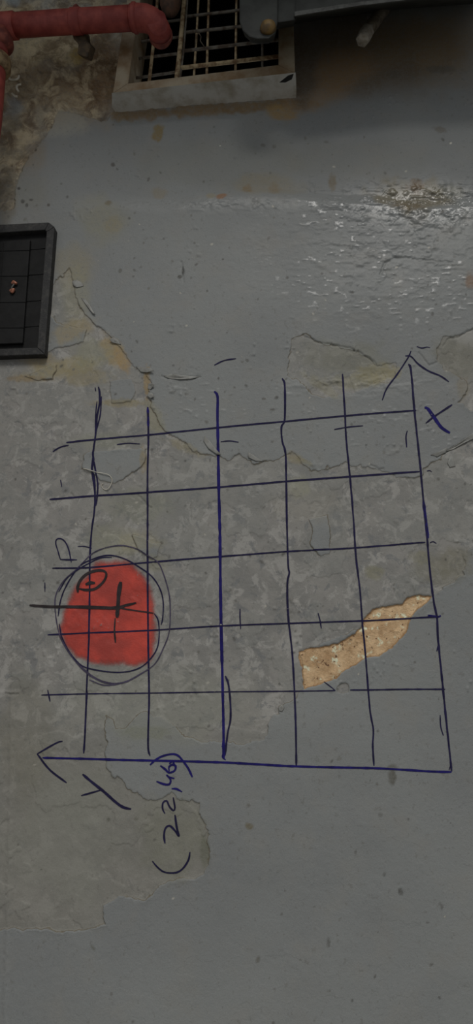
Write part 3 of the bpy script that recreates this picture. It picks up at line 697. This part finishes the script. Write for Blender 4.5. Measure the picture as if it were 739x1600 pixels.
# curled white wire ends beside the pipe
for pts in ([(14,119),(16,124),(22,125),(28,123),(30,118)], [(33,132),(28,133),(26,137),(29,143)], [(19,146),(23,150),(27,151)]):
    w_ = tube('wire_end', [at(a, b, -.03) for i, (a, b) in enumerate(spline(pts, 2))], .0028, M_WHT, None, 8)
    tag(w_, {119:'white curled wire end beside the red downpipe, topmost and widest', 132:'white hooked wire end just below the widest curl by the downpipe', 146:'shortest white wire end, lowest beside the red downpipe'}[pts[0][1]], 'wire', 'white wire ends beside the downpipe')

# brown stub in front of the window
bs = empty('clay_stub', at(266, 0, -.06), 'rounded brown pipe stub above the red elbow in front of the window', 'pipe')
q = mpp(266, 8, -.06)
tube('stub_body', [at(268,-60,-.06), at(267,-10,-.06), at(266,6,-.06), at(266,15,-.06), at(266,20,-.06), at(266,23,-.06)], [17*q, 17*q, 16.5*q, 13*q, 8*q, 2*q], M_BROWN, bs, 20)

# ------------------------------------------------------------------ dark casing at the top right
case = empty('metal_casing', at(440, 20, -.2), 'dark grey metal casing hanging over the window at the top right', 'appliance')
YC = -.16
def casing(front, depth, name, mat, label=None, bw=.004, y=YC):
    f_ = flat(front, y); return quad_prism(name, f_, push(f_, y+depth, 1.15), mat, case, label, bw)
casing([(374,-150),(374,34),(379,48),(390,58),(402,61),(420,60),(430,52),(434,34),(434,-150)], .11, 'rounded_housing', M_CASE)
casing([(432,-150),(432,36),(463,31),(463,-150)], .12, 'end_box', M_CASE, y=YC+.01)
casing([(460,-150),(460,24),(560,8),(660,-4),(800,-14),(800,-150)], .15, 'long_box', M_CASE, y=YC+.01)
casing([(460,18),(460,25),(560,9),(660,-3),(800,-13),(800,-19),(660,-9),(560,3)], .02, 'bottom_lip', M_CASEL, 'paler worn lower lip', .001, y=YC-.008)
cp = at(419,44,YC-.002); q = mpp(419,44,YC)
yc = tube('yellow_cap', [cp, cp+Vector((0,-.008,-.001)), cp+Vector((0,-.014,-.002))], [13*q, 11*q, 5*q], M_YEL, case, 18, label='round mustard yellow cap')
yc.data.transform(Matrix.Translation((0,0,0)))

# pale cut stub poking out of the wall
stub = empty('cable_stub', at(590, 20, 0), 'short bent cable stub with a pale cut end on the dark stained wall, top right', 'cable')
q = mpp(575, 40, -.03)
tube('sleeve', [at(604,12,.0), at(592,24,-.025), at(582,38,-.04), at(573,50,-.05)], [9*q, 9.5*q, 10*q, 9.5*q], M_STUB, stub, 14)
tube('cut_end', [at(576,45,-.047), at(573,49,-.052), at(567,62,-.058), at(566,64,-.0585)], [9*q, 11*q, 10.5*q, 10*q], M_STUBL, stub, 6, label='pale squared cut end')

# ------------------------------------------------------------------ black box at the left
box = empty('junction_box', at(0, 555, 0), 'black plastic box with a dusty rim at the left edge of the wall', 'box')
YX = -.019
XL = -150
O_ = [(XL,358),(76,347),(85,354),(69.5,553.5),(XL,562)]
I_ = [(XL,373),(70,359),(72.5,362),(58,543),(XL,550)]
of = flat(O_, YX); inf = flat(I_, YX); ib = push(inf, YX+.016); ob = push(flat(O_, YX), .004)
def rimseg(i, j):
    V = [of[i], of[j], inf[j], inf[i], ob[i], ob[j], ib[j], ib[i]]
    o = mesh_obj('rim', V, [(0,1,2,3),(4,7,6,5),(0,4,5,1),(2,6,7,3),(0,3,7,4),(1,5,6,2)], M_RIM, box, False); bevel(o, .0018)
for i, j in ((0,1),(1,2),(2,3),(3,4),(4,0)): rimseg(i, j)
# the recessed face: stepped tray with shallow square ribs
pf = flat([(XL,366),(73,356),(60,548),(XL,554)], YX+.014); quad_prism('face_panel', pf, push(pf, .003), M_BLK, box, bw=0)
pf = flat([(XL,388),(47,374),(35,536),(XL,543)], YX+.006); quad_prism('raised_panel', pf, push(pf, YX+.0145), M_BLK, box, bw=.002)
for y0, y1 in ((395,390),(433,430),(473,471),(512,511)):
    P = flat([(XL,y0),(46-(y0-395)*.072,y1+1)], YX+.0055)
    tube('rib', P, .0008, M_BLK, box, 6)
    P = flat([(47-(y0-395)*.072,y1),(71-(y0-395)*.075,y1-2)], YX+.0135); tube('rib', P, .0008, M_BLK, box, 6)
for x0 in (5, -45, -95):
    tube('rib', flat([(x0,380),(x0-10,538)], YX+.0055), .0008, M_BLK, box, 6)
def nugget(x, y, rx, ry, ang, lb):
    bm = bmesh.new(); bmesh.ops.create_icosphere(bm, subdivisions=3, radius=1)
    q = mpp(x, y, YX)
    rr = random.Random(int(x*7+y))
    for v in bm.verts:
        k = 1 + .18*math.sin(v.co.x*3+rr.random()*.4)*math.cos(v.co.z*4)
        a = v.co.x*rx*q*k; c = v.co.z*ry*q*k
        v.co = Vector((a*math.cos(ang)-c*math.sin(ang), v.co.y*.004, a*math.sin(ang)+c*math.cos(ang)))
    me = bpy.data.meshes.new('lug'); bm.to_mesh(me); bm.free(); me.shade_smooth(); me.materials.append(M_COP)
    o = bpy.data.objects.new('copper_lug', me); COL.objects.link(o); o.parent = box
    o.location = at(x, y, YX+.002) - Vector(box.location); o['label'] = lb
nugget(22.5, 442, 5.2, 3.4, -.4, 'upper copper lug'); nugget(19.5, 454, 4.6, 4.2, .7, 'lower copper lug')
tube('lug_wire', flat([(22,444),(18.5,449),(19,454)], YX+.001), .0018, M_CASEL, box, 8, label='small grey wire between the copper lugs')

# ------------------------------------------------------------------ thread and loose flakes
th = [(131,733),(142,736),(152,739),(163,741),(172,744),(176,751),(174,759),(169,765),(163,765),(159,759),(162,756)]
o = tube('thread', [Vector(onwall(a, b, .002+.0012*math.sin(i*.5))) for i, (a, b) in enumerate(spline(th, 2))], .0008, M_WHT, None, 6)
tag(o, 'loose white curled thread stuck on the torn paint in the top left grid square', 'thread')
M_FLAKE = simple('grey_paint_flake', (112,112,108), (100,99,94), .5, 60, .0004)
def flake(pts, lift, tip, lb=None):
    P = np.array(pts, float); n = len(P); c = P.mean(0); tipv = np.array(tip, float)
    V = []; Fc = []; NR = 5
    L = max(np.linalg.norm(p-tipv) for p in P)
    for s in range(NR+1):
        for p in P:
            q_ = c + (p-c)*(s/NR) if s else c
            w_ = max(0, 1-np.linalg.norm(q_-tipv)/L)
            V.append(Vector(onwall(q_[0], q_[1], .0006+lift*w_**1.6)))
    for s in range(NR):
        for i in range(n): Fc.append((s*n+i, s*n+(i+1) % n, (s+1)*n+(i+1) % n, (s+1)*n+i))
    o = mesh_obj('paint_flake', V, Fc, M_FLAKE, wall, True, lb)
    sd = o.modifiers.new('solid', 'SOLIDIFY'); sd.thickness = .0006; sd.offset = 0
flake([(113,440),(120,438),(127,441),(131,447),(126,449),(120,450),(115,447)], .003, (116,441), 'curled flake right of the black box')
flake([(127,466),(134,476),(146,492),(150,494),(141,478),(133,467)], .004, (142,490))
flake([(172,533),(178,530),(186,533),(190,540),(182,538),(176,537)], .005, (174,532))
flake([(214,574),(226,575),(238,579),(242,582),(230,584),(220,582)], .006, (240,580))
flake([(232,600),(240,601),(242,604),(236,610),(231,608)], .006, (241,602)); flake([(232,613),(239,616),(242,622),(236,624),(231,620)], .005, (241,621))
flake([(256,588),(268,585),(286,588),(312,589),(300,593),(282,594),(264,592)], .0035, (290,586), 'thin lifted flake right of the torn edge')
flake([(320,682),(328,690),(338,703),(346,712),(340,712),(326,702),(318,690)], .003, (338,704)); flake([(388,708),(398,714),(412,722),(400,722),(388,716)], .003, (392,710))
flake([(695,706),(712,696),(739,678),(745,684),(722,695),(706,704)], .006, (739,679), 'lifted flake edge at the right side'); flake([(672,712),(688,706),(698,700),(696,708),(682,715)], .004, (690,703))
flake([(698,724),(703,715),(708,722),(711,730),(702,732)], .003, (704,718))
flake([(436,1104),(441,1101),(444,1106),(441,1112),(436,1111)], .003, (441,1102))

# ------------------------------------------------------------------ rest of the place: ground, and an added slab overhead
def boxo(name, lo, hi, mat, kind='structure'):
    x0,y0,z0 = lo; x1,y1,z1 = hi
    o = mesh_obj(name, [(x0,y0,z0),(x1,y0,z0),(x1,y1,z0),(x0,y1,z0),(x0,y0,z1),(x1,y0,z1),(x1,y1,z1),(x0,y1,z1)],
      [(3,2,1,0),(4,5,6,7),(0,1,5,4),(1,2,6,5),(2,3,7,6),(3,0,4,7)], mat, None, False)
    o['kind'] = kind; return o
boxo('floor', (-4,-5,-.1), (4,.3,0), M_CONC)
boxo('added_shade_slab', (-2.6,-.79,Z_T+.12), (2.6,.0,Z_T+.26), M_CONC)  # unseen slab, added to shade the top of the wall
